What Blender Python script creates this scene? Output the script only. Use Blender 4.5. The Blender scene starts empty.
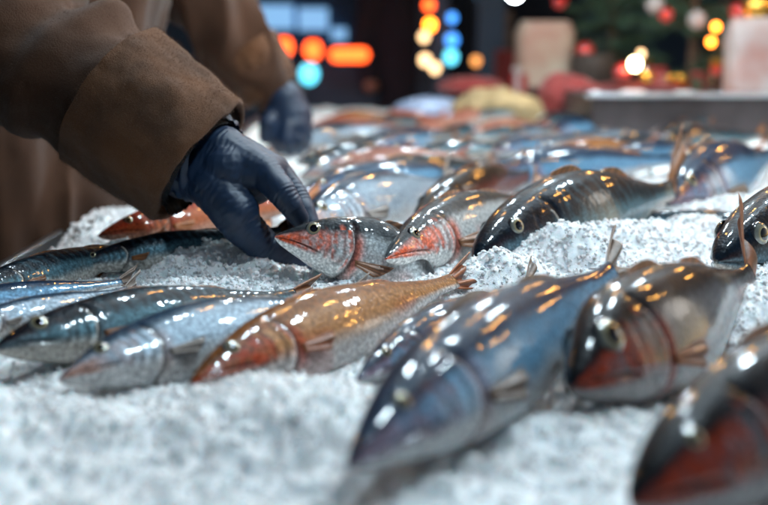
import bpy, bmesh, math, random
import numpy as np
from mathutils import Vector, Matrix, Euler
R = math.radians
random.seed(7); rng = np.random.default_rng(7)
scn = bpy.context.scene
C = scn.collection

# ------------------------------------------------------------------ camera, sky, sun, exposure
CH = 0.19                       # camera height above the ice
FPX = 50 / 36 * 768             # focal length in pixels of the 768 px wide photograph
PITCH = math.atan((252.5 - 45) / FPX)
cam_d = bpy.data.cameras.new('camera'); cam = bpy.data.objects.new('camera', cam_d); C.objects.link(cam)
cam_d.lens = 50; cam_d.sensor_width = 36; cam_d.clip_start = 0.01; cam_d.clip_end = 400
cam.location = (0, 0, CH); cam.rotation_euler = (math.pi / 2 - PITCH, 0, 0)
cam_d.dof.use_dof = True; cam_d.dof.focus_distance = 0.81; cam_d.dof.aperture_fstop = 3.9
scn.camera = cam
w = bpy.data.worlds.new('World'); scn.world = w; w.use_nodes = True
nt = w.node_tree; bg = nt.nodes['Background']
sky = nt.nodes.new('ShaderNodeTexSky'); sky.sky_type = 'NISHITA'; sky.sun_disc = False
SUN_EL, SUN_AZ = R(16), R(62)   # azimuth clockwise from +Y
sky.sun_elevation = SUN_EL; sky.sun_rotation = SUN_AZ
nt.links.new(sky.outputs[0], bg.inputs[0]); bg.inputs[1].default_value = 0.022
sd = bpy.data.lights.new('sun', 'SUN'); so = bpy.data.objects.new('sun', sd); C.objects.link(so)
sd.energy = 0.04; sd.angle = R(10); sd.color = (1, .95, .88)
v = Vector((math.sin(SUN_AZ) * math.cos(SUN_EL), math.cos(SUN_AZ) * math.cos(SUN_EL), math.sin(SUN_EL)))
so.rotation_euler = v.to_track_quat('Z', 'Y').to_euler()
scn.view_settings.view_transform = 'Standard'; scn.view_settings.look = 'None'
scn.view_settings.exposure = 0.85; scn.view_settings.gamma = 1
scn.cycles.use_denoising = True
scn.cycles.max_bounces = 6; scn.cycles.sample_clamp_indirect = 4; scn.cycles.caustics_reflective = False

CR = cam.rotation_euler.to_matrix()
def D(px, py, depth):
    """world point seen at pixel (px,py) of the photograph at horizontal distance depth"""
    r = CR @ Vector(((px - 384) / FPX, (252.5 - py) / FPX, -1)); r *= depth / r.y
    return Vector((0, 0, CH)) + r
def P(px, py, z=0.0):
    r = CR @ Vector(((px - 384) / FPX, (252.5 - py) / FPX, -1)); r *= (z - CH) / r.z
    return Vector((0, 0, CH)) + r

# ------------------------------------------------------------------ noise
_perm = rng.random((64, 64, 64)).astype(np.float32)
def vnoise(p):
    i = np.floor(p).astype(int); f = p - i; f = f * f * (3 - 2 * f)
    i0 = i % 64; i1 = (i + 1) % 64; g = lambda a, b, c: _perm[a, b, c]
    x0, y0, z0 = i0.T; x1, y1, z1 = i1.T; fx, fy, fz = f.T
    a = g(x0, y0, z0) * (1 - fx) + g(x1, y0, z0) * fx; b = g(x0, y1, z0) * (1 - fx) + g(x1, y1, z0) * fx
    c = g(x0, y0, z1) * (1 - fx) + g(x1, y0, z1) * fx; d = g(x0, y1, z1) * (1 - fx) + g(x1, y1, z1) * fx
    a = a * (1 - fy) + b * fy; c = c * (1 - fy) + d * fy
    return (a * (1 - fz) + c * fz) * 2 - 1
def fbm(p, o=3):
    r = 0; a = 1; t = 0
    for k in range(o): r = r + a * vnoise(p * 2 ** k + 17.3 * k); t += a; a *= .5
    return r / t
def sstep(x, a, b):
    t = np.clip((x - a) / (b - a), 0, 1); return t * t * (3 - 2 * t)

# ------------------------------------------------------------------ objects
def tag(o, label=None, cat=None, group=None, kind=None):
    if label: o['label'] = label
    if cat: o['category'] = cat
    if group: o['group'] = group
    if kind: o['kind'] = kind
    return o
def empty(name, loc=(0, 0, 0), label=None, cat=None, group=None):
    o = bpy.data.objects.new(name, None); C.objects.link(o); o.location = loc; o.empty_display_size = .05
    return tag(o, label, cat, group)
def meshobj(name, verts, faces, m, parent=None, smooth=True, col=None, uv=None, attrs=None):
    me = bpy.data.meshes.new(name); me.from_pydata([tuple(v) for v in verts] if not isinstance(verts, np.ndarray) else verts.tolist(), [], faces if not isinstance(faces, np.ndarray) else faces.tolist())
    if smooth: me.polygons.foreach_set('use_smooth', [True] * len(me.polygons))
    if col is not None:
        a = me.attributes.new('Col', 'FLOAT_COLOR', 'POINT'); c = np.ones((len(me.vertices), 4), np.float32); c[:, :3] = col; a.data.foreach_set('color', c.ravel())
    for k, vv in (attrs or {}).items():
        a = me.attributes.new(k, 'FLOAT', 'POINT'); a.data.foreach_set('value', np.asarray(vv, np.float32))
    if uv is not None:
        a = me.attributes.new('surf', 'FLOAT_VECTOR', 'POINT'); a.data.foreach_set('vector', np.asarray(uv, np.float32).ravel())
    me.materials.append(m)
    o = bpy.data.objects.new(name, me); C.objects.link(o)
    if parent is not None: o.parent = parent
    return o
def gridfaces(nu, nv, wrap=False):
    f = []
    for i in range(nu - 1):
        for j in range(nv if wrap else nv - 1):
            k = (j + 1) % nv; f.append((i * nv + j, i * nv + k, (i + 1) * nv + k, (i + 1) * nv + j))
    return f
class MB:
    """collects simple solids into one mesh"""
    def __init__(s): s.bm = bmesh.new()
    def box(s, lo, hi, bev=0.0, rot=0):
        c = [(a + b) / 2 for a, b in zip(lo, hi)]; d = [abs(b - a) for a, b in zip(lo, hi)]
        m = Matrix.Translation(c) @ Matrix.Rotation(rot, 4, 'Z') @ Matrix.Diagonal((*d, 1))
        r = bmesh.ops.create_cube(s.bm, size=1, matrix=m)
        if bev:
            es = list({e for v in r['verts'] for e in v.link_edges})
            bmesh.ops.bevel(s.bm, geom=es, offset=bev, segments=3, affect='EDGES', profile=.5)
        return s
    def cone(s, a, b, r0, r1, n=24):
        a = Vector(a); b = Vector(b); d = b - a
        m = Matrix.Translation((a + b) / 2) @ d.to_track_quat('Z', 'Y').to_matrix().to_4x4()
        bmesh.ops.create_cone(s.bm, cap_ends=True, segments=n, radius1=r0, radius2=r1, depth=d.length, matrix=m); return s
    def ball(s, c, r, sc=(1, 1, 1), n=20):
        bmesh.ops.create_uvsphere(s.bm, u_segments=n, v_segments=max(6, n * 2 // 3), radius=r, matrix=Matrix.Translation(c) @ Matrix.Diagonal((*sc, 1))); return s
    def cap(s, pts):
        """tapered capsule chain, pts = (point, radius)"""
        for (a, ra), (b, rb) in zip(pts, pts[1:]):
            s.cone(a, b, ra, rb, 20)
        for a, ra in pts: s.ball(a, ra, n=20)
        return s
    def build(s, name, m, parent=None, smooth=False):
        me = bpy.data.meshes.new(name); s.bm.to_mesh(me); s.bm.free(); me.materials.append(m)
        if smooth: me.polygons.foreach_set('use_smooth', [True] * len(me.polygons))
        o = bpy.data.objects.new(name, me); C.objects.link(o)
        if parent is not None: o.parent = parent
        return o
    def skin(s, name, m, voxel, smooth_it, parent=None, disp=None):
        """weld the solids into one continuous smooth surface"""
        o = s.build('temp', m); md = o.modifiers.new('r', 'REMESH'); md.mode = 'VOXEL'; md.voxel_size = voxel
        ms = o.modifiers.new('s', 'SMOOTH'); ms.iterations = smooth_it; ms.factor = .5
        dg = bpy.context.evaluated_depsgraph_get(); dg.update()
        me = bpy.data.meshes.new_from_object(o.evaluated_get(dg)); me.name = name
        bpy.data.objects.remove(o)
        n = len(me.vertices); co = np.empty(n * 3, np.float32); me.vertices.foreach_get('co', co); co = co.reshape(-1, 3)
        no = np.empty(n * 3, np.float32); me.vertices.foreach_get('normal', no); no = no.reshape(-1, 3)
        if disp is not None:
            co = co + no * disp(co, no)[:, None]; me.vertices.foreach_set('co', co.astype(np.float32).ravel())
        me.materials.clear(); me.materials.append(m)
        me.polygons.foreach_set('use_smooth', [True] * len(me.polygons)); me.update()
        o = bpy.data.objects.new(name, me); C.objects.link(o)
        if parent is not None: o.parent = parent
        return o

# ------------------------------------------------------------------ materials
def mat(name, col=(.5, .5, .5), rough=.6, metal=0, noise=0, nscale=20, bump=0, bscale=200, emit=None, estr=0, coat=0, sheen=0, sss=0, trans=0, col2=None, coord='Object', stretch=None, crough=.08):
    m = bpy.data.materials.new(name); m.use_nodes = True; t = m.node_tree; b = t.nodes['Principled BSDF']; L = t.links.new
    b.inputs['Base Color'].default_value = (*col, 1); b.inputs['Roughness'].default_value = rough; b.inputs['Metallic'].default_value = metal
    tc = t.nodes.new('ShaderNodeTexCoord'); src = tc.outputs[coord]
    if stretch:
        mp = t.nodes.new('ShaderNodeMapping'); mp.inputs['Scale'].default_value = stretch; L(src, mp.inputs[0]); src = mp.outputs[0]
    if noise:
        n = t.nodes.new('ShaderNodeTexNoise'); n.inputs['Scale'].default_value = nscale; n.inputs['Detail'].default_value = 6; L(src, n.inputs['Vector'])
        cr = t.nodes.new('ShaderNodeValToRGB'); c2 = col2 or tuple(c * (1 - noise) for c in col)
        cr.color_ramp.elements[0].position = .35; cr.color_ramp.elements[1].position = .65
        cr.color_ramp.elements[0].color = (*c2, 1); cr.color_ramp.elements[1].color = (*col, 1)
        L(n.outputs['Fac'], cr.inputs[0]); L(cr.outputs[0], b.inputs['Base Color'])
    if bump:
        n = t.nodes.new('ShaderNodeTexNoise'); n.inputs['Scale'].default_value = bscale; n.inputs['Detail'].default_value = 4; L(src, n.inputs['Vector'])
        bp = t.nodes.new('ShaderNodeBump'); bp.inputs['Strength'].default_value = 1; bp.inputs['Distance'].default_value = bump; L(n.outputs['Fac'], bp.inputs['Height']); L(bp.outputs[0], b.inputs['Normal'])
    if emit: b.inputs['Emission Color'].default_value = (*emit, 1); b.inputs['Emission Strength'].default_value = estr
    b.inputs['Coat Weight'].default_value = coat; b.inputs['Coat Roughness'].default_value = crough
    b.inputs['Sheen Weight'].default_value = sheen
    if sss:
        b.inputs['Subsurface Weight'].default_value = sss; b.inputs['Subsurface Radius'].default_value = (.6, .9, 1); b.inputs['Subsurface Scale'].default_value = .006
    b.inputs['Transmission Weight'].default_value = trans
    return m

def fish_mat():
    m = bpy.data.materials.new('wet fish skin'); m.use_nodes = True; t = m.node_tree; b = t.nodes['Principled BSDF']; L = t.links.new; N = t.nodes.new
    at = N('ShaderNodeAttribute'); at.attribute_name = 'Col'
    am = N('ShaderNodeAttribute'); am.attribute_name = 'silver'
    sf = N('ShaderNodeAttribute'); sf.attribute_name = 'surf'
    # speckle
    n1 = N('ShaderNodeTexNoise'); n1.inputs['Scale'].default_value = 420; n1.inputs['Detail'].default_value = 3
    L(sf.outputs['Vector'], n1.inputs['Vector'])
    mr = N('ShaderNodeMapRange'); mr.inputs[1].default_value = .3; mr.inputs[2].default_value = .7; mr.inputs[3].default_value = .6; mr.inputs[4].default_value = 1.35; L(n1.outputs['Fac'], mr.inputs[0])
    mx = N('ShaderNodeMix'); mx.data_type = 'RGBA'; mx.blend_type = 'MULTIPLY'; mx.inputs[0].default_value = 1
    L(at.outputs['Color'], mx.inputs[6]); L(mr.outputs[0], mx.inputs[7]); L(mx.outputs[2], b.inputs['Base Color'])
    L(am.outputs['Fac'], b.inputs['Metallic'])
    n2 = N('ShaderNodeTexNoise'); n2.inputs['Scale'].default_value = 90; n2.inputs['Detail'].default_value = 4; L(sf.outputs['Vector'], n2.inputs['Vector'])
    r2 = N('ShaderNodeMapRange'); r2.inputs[1].default_value = .3; r2.inputs[2].default_value = .7; r2.inputs[3].default_value = .3; r2.inputs[4].default_value = .45; L(n2.outputs['Fac'], r2.inputs[0]); L(r2.outputs[0], b.inputs['Roughness'])
    # scales
    vo = N('ShaderNodeTexVoronoi'); vo.inputs['Scale'].default_value = 430; L(sf.outputs['Vector'], vo.inputs['Vector'])
    sc_ = N('ShaderNodeMapRange'); sc_.inputs[1].default_value = .0; sc_.inputs[2].default_value = .8; sc_.inputs[3].default_value = 1.35; sc_.inputs[4].default_value = .55; L(vo.outputs['Distance'], sc_.inputs[0])
    m2 = N('ShaderNodeMix'); m2.data_type = 'RGBA'; m2.blend_type = 'MULTIPLY'; m2.inputs[0].default_value = .8; L(mx.outputs[2], m2.inputs[6]); L(sc_.outputs[0], m2.inputs[7]); L(m2.outputs[2], b.inputs['Base Color'])
    bp1 = N('ShaderNodeBump'); bp1.inputs['Strength'].default_value = .55; bp1.inputs['Distance'].default_value = .0005; L(vo.outputs['Distance'], bp1.inputs['Height']); bp1.invert = True
    n3 = N('ShaderNodeTexNoise'); n3.inputs['Scale'].default_value = 190; n3.inputs['Detail'].default_value = 2; L(sf.outputs['Vector'], n3.inputs['Vector'])
    bp2 = N('ShaderNodeBump'); bp2.inputs['Strength'].default_value = .6; bp2.inputs['Distance'].default_value = .0002; L(n3.outputs['Fac'], bp2.inputs['Height']); L(bp1.outputs[0], bp2.inputs['Normal'])
    L(bp2.outputs[0], b.inputs['Normal'])
    bp3 = N('ShaderNodeBump'); bp3.inputs['Strength'].default_value = .9; bp3.inputs['Distance'].default_value = .00032; L(n3.outputs['Fac'], bp3.inputs['Height']); L(bp3.outputs[0], b.inputs['Coat Normal'])
    b.inputs['Coat Weight'].default_value = .7; b.inputs['Coat Roughness'].default_value = .05
    b.inputs['Specular IOR Level'].default_value = .12
    return m
def attr_mat(name, rough=.3, coat=1, trans=0, metal=0, bump=0):
    m = mat(name, rough=rough, coat=coat, metal=metal, bump=bump, bscale=300); t = m.node_tree; a = t.nodes.new('ShaderNodeAttribute'); a.attribute_name = 'Col'
    t.links.new(a.outputs['Color'], t.nodes['Principled BSDF'].inputs['Base Color']); m.node_tree.nodes['Principled BSDF'].inputs['Transmission Weight'].default_value = trans
    return m
FISH = fish_mat(); FIN = attr_mat('wet fin membrane', .5, .08, .05, bump=.0005); IRIS = attr_mat('fish iris', .2, 1, 0, .3)
PUPIL = mat('fish pupil', (.004, .004, .006), .05, coat=1, crough=.02)

# ------------------------------------------------------------------ fish
TK = [0, .012, .04, .09, .16, .25, .35, .5, .65, .8, .92, 1]
TOP = [.003, .011, .025, .046, .069, .088, .099, .098, .078, .046, .027, .026]
BOT = [.003, .011, .022, .037, .058, .079, .092, .092, .070, .037, .022, .022]
WID = [.003, .010, .019, .031, .045, .054, .061, .060, .045, .024, .011, .006]
HT = .255
PAL = {
 # back, mid, belly, red colour, red amount, snout red, silver, stripes, fin
 'blue':   dict(back=(.005, .035, .085), mid=(.17, .38, .58), belly=(.62, .62, .62), red=(.6, .09, .02), ra=.3, sr=.4, silver=.75, st=.0, fin=(.16, .10, .07), line=.25),
 'mackerel': dict(back=(.004, .016, .032), mid=(.15, .32, .40), belly=(.95, .86, .76), red=(.30, .09, .05), ra=.15, sr=.25, silver=.7, st=1., fin=(.24, .08, .02), line=.15),
 'silver': dict(back=(.02, .06, .11), mid=(.42, .54, .65), belly=(.68, .66, .64), red=(.7, .24, .08), ra=.3, sr=.7, silver=.75, st=.0, fin=(.25, .2, .17), line=.5),
 'red':    dict(back=(.025, .03, .035), mid=(.56, .58, .58), belly=(.85, .82, .78), red=(.80, .11, .03), ra=.9, sr=1., silver=.45, st=.15, fin=(.3, .12, .05), line=.36),
 'orange': dict(back=(.40, .12, .012), mid=(.62, .29, .12), belly=(.78, .70, .66), red=(.60, .06, .015), ra=.8, sr=.6, silver=.35, st=.55, fin=(.35, .10, .03), line=.38),
 'brown':  dict(back=(.02, .015, .015), mid=(.28, .055, .03), belly=(.32, .08, .05), red=(.30, .04, .02), ra=.6, sr=.7, silver=.25, st=.2, fin=(.2, .06, .03), line=.45),
 'darkred': dict(back=(.02, .022, .03), mid=(.20, .20, .23), belly=(.50, .45, .44), red=(.55, .06, .015), ra=1., sr=1., silver=.45, st=.1, fin=(.25, .08, .03), line=.3),
 'pink':   dict(back=(.45, .14, .09), mid=(.62, .30, .22), belly=(.72, .5, .42), red=(.6, .12, .06), ra=.5, sr=.5, silver=.2, st=.0, fin=(.5, .15, .08), line=.3),
 'scarlet': dict(back=(.55, .07, .02), mid=(.66, .16, .05), belly=(.75, .42, .3), red=(.6, .05, .02), ra=.6, sr=.6, silver=.15, st=.0, fin=(.6, .2, .05), line=.2),
}
TOPB = [.003, .014, .031, .052, .072] + TOP[5:]; BOTB = [.004, .013, .027, .043, .062] + BOT[5:]; WIDB = [.003, .011, .023, .035, .047] + WID[5:]
def prof(t, K): 
    # smooth interpolation (monotone-ish catmull)
    tk = np.array(TK); k = np.array(K)
    d = np.gradient(k, tk); i = np.clip(np.searchsorted(tk, t, 'right') - 1, 0, len(tk) - 2); h = tk[i + 1] - tk[i]; s = (t - tk[i]) / h
    return (2*s**3-3*s**2+1)*k[i] + (s**3-2*s**2+s)*h*d[i] + (-2*s**3+3*s**2)*k[i+1] + (s**3-s**2)*h*d[i+1]
def make_fish(label, S, T, pal='blue', roll=35, girth=1., L=None, bend=0, sag=0, res=1., seed=0, wide=1., deep_head=1., group=None, fins=True, dorsal_up=.22, tail_len=.15, gape=0.0, tail=.75, blunt=0, eye_k=1.):
    S = Vector(S); T = Vector(T); dv = (T - S)
    if L is None: L = dv.length
    X = dv.normalized(); Z = Vector((0, 0, 1)); Z = (Z - X * Z.dot(X)).normalized(); Y = Z.cross(X)
    a = R(roll); Z2 = Z * math.cos(a) + Y * math.sin(a); Y2 = Z2.cross(X)
    M = Matrix((X, Y2, Z2)).transposed().to_4x4(); org = S + X * (L * .45); M.translation = org
    root = empty('fish', label=label, cat='fish', group=group or 'fish laid out on the crushed ice'); root.matrix_world = M
    p = PAL[pal]; r = np.random.default_rng(seed + 100); off = r.random(3) * 40
    def shape(t, th, k=0.0):
        c = np.cos(th); s = np.sin(th); hs = t / HT
        top = prof(t, TOPB if blunt else TOP) * (1 + (deep_head - 1) * np.exp(-((hs - .7) / .6) ** 2)); bot = prof(t, BOTB if blunt else BOT); wd = prof(t, WIDB if blunt else WID) * wide
        zc = np.where(c > 0, top, bot) * np.sign(c) * np.abs(c) ** .92; y = wd * np.sign(s) * np.abs(s) ** .85
        vm = -.02 - .62 * hs                                        # the mouth line
        mouth = np.exp(-((c - vm) / (.07 + .1 * gape)) ** 2) * (1 - sstep(hs, .5, .62)) * (.22 + .3 * gape)
        lip = np.exp(-((c - vm - .17) / .1) ** 2) * (1 - sstep(hs, .3, .55)) * .05 + np.exp(-((c - vm + .17) / .1) ** 2) * (1 - sstep(hs, .3, .55)) * .04
        pre = np.exp(-((hs - (.70 + .12 * c * c - .0)) / .018) ** 2) * .018 * (1 - sstep(np.abs(c), .6, .85))
        slit = np.exp(-((hs - (1.05 - .16 * c * c)) / .035) ** 2) * .055 * (c < .8)
        eyeb = np.exp(-((hs - .47) / .13) ** 2 - ((c - .5) / .22) ** 2) * .04
        cheek = np.exp(-((hs - .62) / .14) ** 2 - ((c + .1) / .3) ** 2) * .03
        f = 1 - mouth + lip - pre - slit + eyeb + cheek + k
        x = t * L - L * .45; y = y * L * f * girth; z = zc * L * f * girth
        y = y + bend * L * np.maximum(t - .3, 0) ** 2; z = z + sag * L * np.maximum(t - .3, 0) ** 2
        return np.stack([x, y, z], -1), c, hs
    nu, nv = int(150 * res), int(84 * res)
    def colour(t, c, hs, pt):
        n = fbm(pt * 60 / (L / .3) + off, 3); n2 = fbm(pt * 190 + off * 2, 2)
        v_ = c + .14 * n
        col = np.zeros((len(t), 3)); B = np.array(p['back']); Mi = np.array(p['mid']); Be = np.array(p['belly']); Rd = np.array(p['red'])
        w1 = sstep(v_, p['line'] - .16, p['line'] + .2)[:, None]; w2 = (1 - sstep(v_, -.75, -.15))[:, None]
        col = Mi * (1 - w1) + B * w1; col = col * (1 - w2) + Be * w2
        if p['st']:
            s_ = .5 + .5 * np.sin(t * 150 + 5 * n + c * 5); sw = (p['st'] * .75 * s_ ** 3 * sstep(v_, -.1, .3))[:, None]; col = col * (1 - sw) + B * .5 * sw
            lt = (p['st'] * .5 * (1 - s_) ** 3 * sstep(v_, .1, .4) * (1 - sstep(v_, .75, .95)) * (hs > 1.1))[:, None]; col = col * (1 - lt) + Mi * .6 * lt
        # irises of colour on the flank, dirty blotches
        bl = sstep(n2, .15, .6)[:, None] * .35; col = col * (1 - bl) + col * np.array((.72, .8, .9)) * bl
        head = 1 - sstep(hs, .9, 1.1)
        gb = sstep(hs, .6, .68) * (1 - sstep(hs, 1.0, 1.06)) * sstep(c, -.95, -.7) * (1 - sstep(c, .45, .7)); rr_ = np.sqrt((hs - .42) ** 2 + (.36 * c) ** 2)
        hd = {'orange': .45, 'darkred': .5, 'blue': .8}.get(pal, 1); col = col * (1 - (1 - hd) * head[:, None] * sstep(n + .5, .1, .7)[:, None])
        col = col * (1 + gb[:, None] * .45 * (np.sin(rr_ * 58 + 2.5 * n)[:, None])); n3 = fbm(pt * 330 + off, 2)
        red = p['ra'] * head * (1 - .75 * sstep(hs, .6, .82)) * sstep(n + .35 * n2 + .35, -.05, .4) * (1 - sstep(v_, .3, .55)) * sstep(v_, -.62, -.35)
        snout = p['sr'] * (1 - sstep(hs, .2, .62)) * (1 - sstep(c, .15, .6)) * sstep(c, -.55 - .4 * hs, -.3 - .4 * hs)
        gill = p['ra'] * np.exp(-((hs - (1.09 - .16 * c * c)) / .07) ** 2) * (1 - sstep(c, .1, .5)) * .9
        mth = .7 * p['sr'] * np.exp(-((c - (-.02 - .62 * hs)) / .12) ** 2) * (1 - sstep(hs, .45, .6))
        red = red * (.35 + .65 * sstep(n3, -.35, .2)); snout = snout * (.7 + .3 * sstep(n3, -.3, .2)); gband = p['ra'] * .8 * gb * sstep(np.sin(rr_ * 29 + 1.5 * n), .45, .8) * sstep(n2, -.5, .2); rw = np.clip(np.maximum(np.maximum(np.maximum(red, gband), snout), np.maximum(gill, mth)), 0, 1)
        rc = Rd * (1 + .35 * n2[:, None]); col = col * (1 - rw[:, None]) + rc * rw[:, None]
        # belly blood stains
        bs = p['ra'] * .35 * sstep(fbm(pt * 35 + off + 9, 2), .1, .5) * (1 - sstep(v_, -.3, .1)) * (hs > 1); col = col * (1 - bs[:, None]) + Rd * bs[:, None]
        chin = (1 - sstep(c, -.7, -.45)) * head * .8; col = col * (1 - chin[:, None]) + Be * chin[:, None]
        sl = np.exp(-((hs - (1.05 - .16 * c * c)) / (.034 if pal == 'red' else .022)) ** 2) * (c < .75); col = col * (1 - .9 * sl[:, None]) + np.array((.03, .015, .015)) * .9 * sl[:, None]
        ml = np.exp(-((c - (-.02 - .62 * hs)) / .035) ** 2) * (1 - sstep(hs, .5, .6)) * .75; col = col * (1 - ml[:, None]) + np.array((.05, .012, .01)) * ml[:, None]
        sil = p['silver'] * (1 - rw) * (1 - .6 * w1[:, 0]) * (1 - .7 * w2[:, 0]) * (1 - .8 * ml) * (1 - sl)
        return np.clip(col * {'red': 1.0 if res == 1 else .6, 'silver': .75 if res == 1 else .5, 'orange': .62, 'scarlet': .6, 'pink': .6, 'blue': .72}.get(pal, .5), 0, 1), np.clip(sil * .16, 0, 1)
    def patch(name, tt, th, k=0.0, thick=0.0, parent=root):
        nt_, nh = tt.shape; t = tt.ravel(); h = th.ravel(); pts, c, hs = shape(t, h, k); col, sil = colour(t, c, hs, pts)
        uvv = pts + off / 7.0
        return pts, c, hs, col, sil, uvv
    u = np.linspace(0, 1, nu) ** 1.35; th = np.linspace(0, 2 * np.pi, nv, endpoint=False)
    tt, hh = np.meshgrid(u, th, indexing='ij'); pts, c, hs, col, sil, uvv = patch('body', tt, hh)
    F = gridfaces(nu, nv, True); F.append(tuple(range(nv))[::1]); F.append(tuple((nu - 1) * nv + j for j in range(nv))[::-1])
    F = [tuple(reversed(f)) for f in F]
    meshobj('body', pts, F, FISH, root, col=col, uv=uvv, attrs={'silver': sil})
    for sgn in (1, -1):
        # gill cover: a plate lifted off the head, with a rim that casts its own small shadow
        n1, n2 = int(34 * res) + 4, int(44 * res) + 4
        cc = np.linspace(.52, -.86, n2); a_ = np.linspace(0, 1, n1)
        A, CC = np.meshgrid(a_, cc, indexing='ij'); h_end = 1.04 - .16 * CC ** 2 - .05 * np.abs(CC); h_st = .74 + .10 * CC ** 2
        hsx = h_st + (h_end - h_st) * np.minimum(A / .96, 1); thh = np.arccos(np.clip(CC, -1, 1)) * sgn
        edge = np.minimum(np.minimum((1 - np.abs(np.linspace(-1, 1, n2))) * 7, 1)[None, :], 1)
        kk = (.006 + .022 * A * edge) * np.where(A > .97, -0.6, 1); kk = kk * edge - .02 * (1 - edge)
        g, c2, hs2 = shape((hsx * HT).ravel(), thh.ravel(), kk.ravel() + (np.exp(-((hsx - (1.05 - .16 * CC ** 2)) / .035) ** 2) * .055).ravel())
        colg, silg = colour((hsx * HT).ravel() * .97, c2, np.minimum(hs2 * .9, .93), g)
        rim = (np.exp(-((A - .93) / .06) ** 2) * .55).ravel()[:, None]; colg = colg * (1 - rim) + np.array(p['belly']) * .8 * rim
        f = gridfaces(n1, n2); f = f if sgn < 0 else [tuple(reversed(q)) for q in f]
        meshobj('gill_cover', g, f, FISH, root, col=colg, uv=g + off / 7.0, attrs={'silver': silg})
        # eye
        te = .47 * HT; the = math.acos(.50) * sgn; e, _, _ = shape(np.array([te, te + .004, te]), np.array([the, the, the + .03 * sgn]))
        nrm = np.cross(e[1] - e[0], e[2] - e[0]); nrm /= np.linalg.norm(nrm); nrm *= np.sign(nrm[1] * sgn) or 1; nrm = nrm * .5 + np.array((-.06, sgn * .5, 0))
        er = .086 * HT * L * girth * eye_k
        q = Vector(nrm).to_track_quat('Z', 'Y'); rings, seg = 22, 32
        ph = np.linspace(0, 1.45, rings); az = np.linspace(0, 2 * np.pi, seg, endpoint=False); PH, AZ = np.meshgrid(ph, az, indexing='ij')
        ev = np.stack([np.sin(PH) * np.cos(AZ), np.sin(PH) * np.sin(AZ), np.cos(PH) * .62 - .42], -1).reshape(-1, 3) * er
        rr = np.sin(PH).ravel(); ir = np.array((.21, .21, .18)) * (1 if pal not in ('mackerel',) else .9)
        ec = np.tile(ir, (len(rr), 1)) * (1 + .25 * fbm(np.stack([np.cos(AZ).ravel() * 3, np.sin(AZ).ravel() * 3, rr * 6], -1) + off, 2))[:, None]
        dk = (sstep(rr, .78, .88))[:, None]; ec = ec * (1 - dk) + np.array((.03, .03, .035)) * dk
        yl = np.exp(-((rr - .5) / .08) ** 2)[:, None] * .6; ec = ec * (1 - yl) + np.array((.55, .40, .15)) * yl
        eye = meshobj('eye', ev, gridfaces(rings, seg, True), IRIS, root, col=np.clip(ec, 0, 1))
        eye.location = e[0]; eye.rotation_mode = 'QUATERNION'; eye.rotation_quaternion = q
        pv = np.stack([np.sin(PH * .32) * np.cos(AZ), np.sin(PH * .32) * np.sin(AZ), np.cos(PH * .32) * .62 - .408], -1).reshape(-1, 3) * er
        meshobj('pupil', pv, gridfaces(rings, seg, True), PUPIL, eye)
    if fins:
        fc = np.array(p['fin'])
        def fin(name, A, B, na, nb, f):
            a_ = np.linspace(0, 1, na); b_ = np.linspace(0, 1, nb); AA, BB = np.meshgrid(a_, b_, indexing='ij')
            pt = f(AA.ravel(), BB.ravel()); ray = np.sin(AA.ravel() * na * .9) 
            cc_ = fc * .85 * (1 + .5 * ray[:, None]) * (1 - .35 * BB.ravel()[:, None] + .2 * vnoise(pt * 200 + off)[:, None]); 
            pt2 = pt.copy(); F1 = gridfaces(na, nb); o = meshobj(name, pt2, F1, FIN, root, col=np.clip(cc_, 0, 1))
            md = o.modifiers.new('thickness', 'SOLIDIFY'); md.thickness = .0012 * L / .3; md.offset = 0
            return o
        def surf(t, th): return shape(np.atleast_1d(np.asarray(t, float)), np.broadcast_to(np.asarray(th, float), np.atleast_1d(t).shape))[0]
        def f_tail(a, b):
            s = a * 2 - 1; base, _, _ = shape(np.full_like(a, .995), np.zeros_like(a));             ln = tail_len * L * (.42 + .58 * np.abs(s) ** 1.4); x = L * .545 + ln * b - .01 * L + .0 * a
            jag = 1 + .05 * np.sin(a * 40) * b
            z = sag * L * .49 + s * L * girth * (.020 + .115 * tail * b ** .8 * jag); y = bend * L * .49 + .012 * L * np.sin(s * 9 + off[0]) * b + bend * .3 * L * b
            return np.stack([x, y, z], -1)
        fin('tail_fin', 0, 0, 45, 12, f_tail)
        def f_dors(t0, t1, h, th0, sweep):
            def g(a, b):
                t = t0 + (t1 - t0) * a; q_ = surf(t, th0); c_ = math.cos(th0)
                hh_ = h * L * girth * (np.sin(np.pi * np.clip(a * .75 + .22, 0, 1)) ** .8) * (1 + .12 * np.abs(np.sin(a * 30)) * b)
                q_ = q_.copy(); q_[:, 0] += sweep * hh_ * b; q_[:, 2] += np.sign(c_) * hh_ * b - np.sign(c_) * .004 * L; q_[:, 1] += .15 * hh_ * b * np.sin(a * 6 + off[1]); return q_
            return g
        fin('dorsal_fin', 0, 0, 40, 8, f_dors(.36, .52, .062 * dorsal_up, 0, 1.6))
        fin('dorsal_fin', 0, 0, 30, 7, f_dors(.62, .76, .035 * min(1, dorsal_up * 1.5), 0, 1.6))
        fin('anal_fin', 0, 0, 30, 7, f_dors(.62, .76, .04, math.pi, .9))
        for sgn in (1, -1):
            def f_pec(a, b, sgn=sgn):
                o_ = surf(.275, 1.95 * sgn)[0]; ang = (a - .5) * .42 - .22; ln = .095 * L * (.55 + .45 * a) * girth
                x = o_[0] + np.cos(ang) * ln * b; z = o_[2] + np.sin(ang) * ln * b + (a - .5) * .018 * L; y = o_[1] + sgn * (.002 * L + .02 * L * b + .004 * L * np.sin(a * 12) * b); return np.stack([x, y, z], -1)
            fin('pectoral_fin', 0, 0, 30, 9, f_pec)
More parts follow.
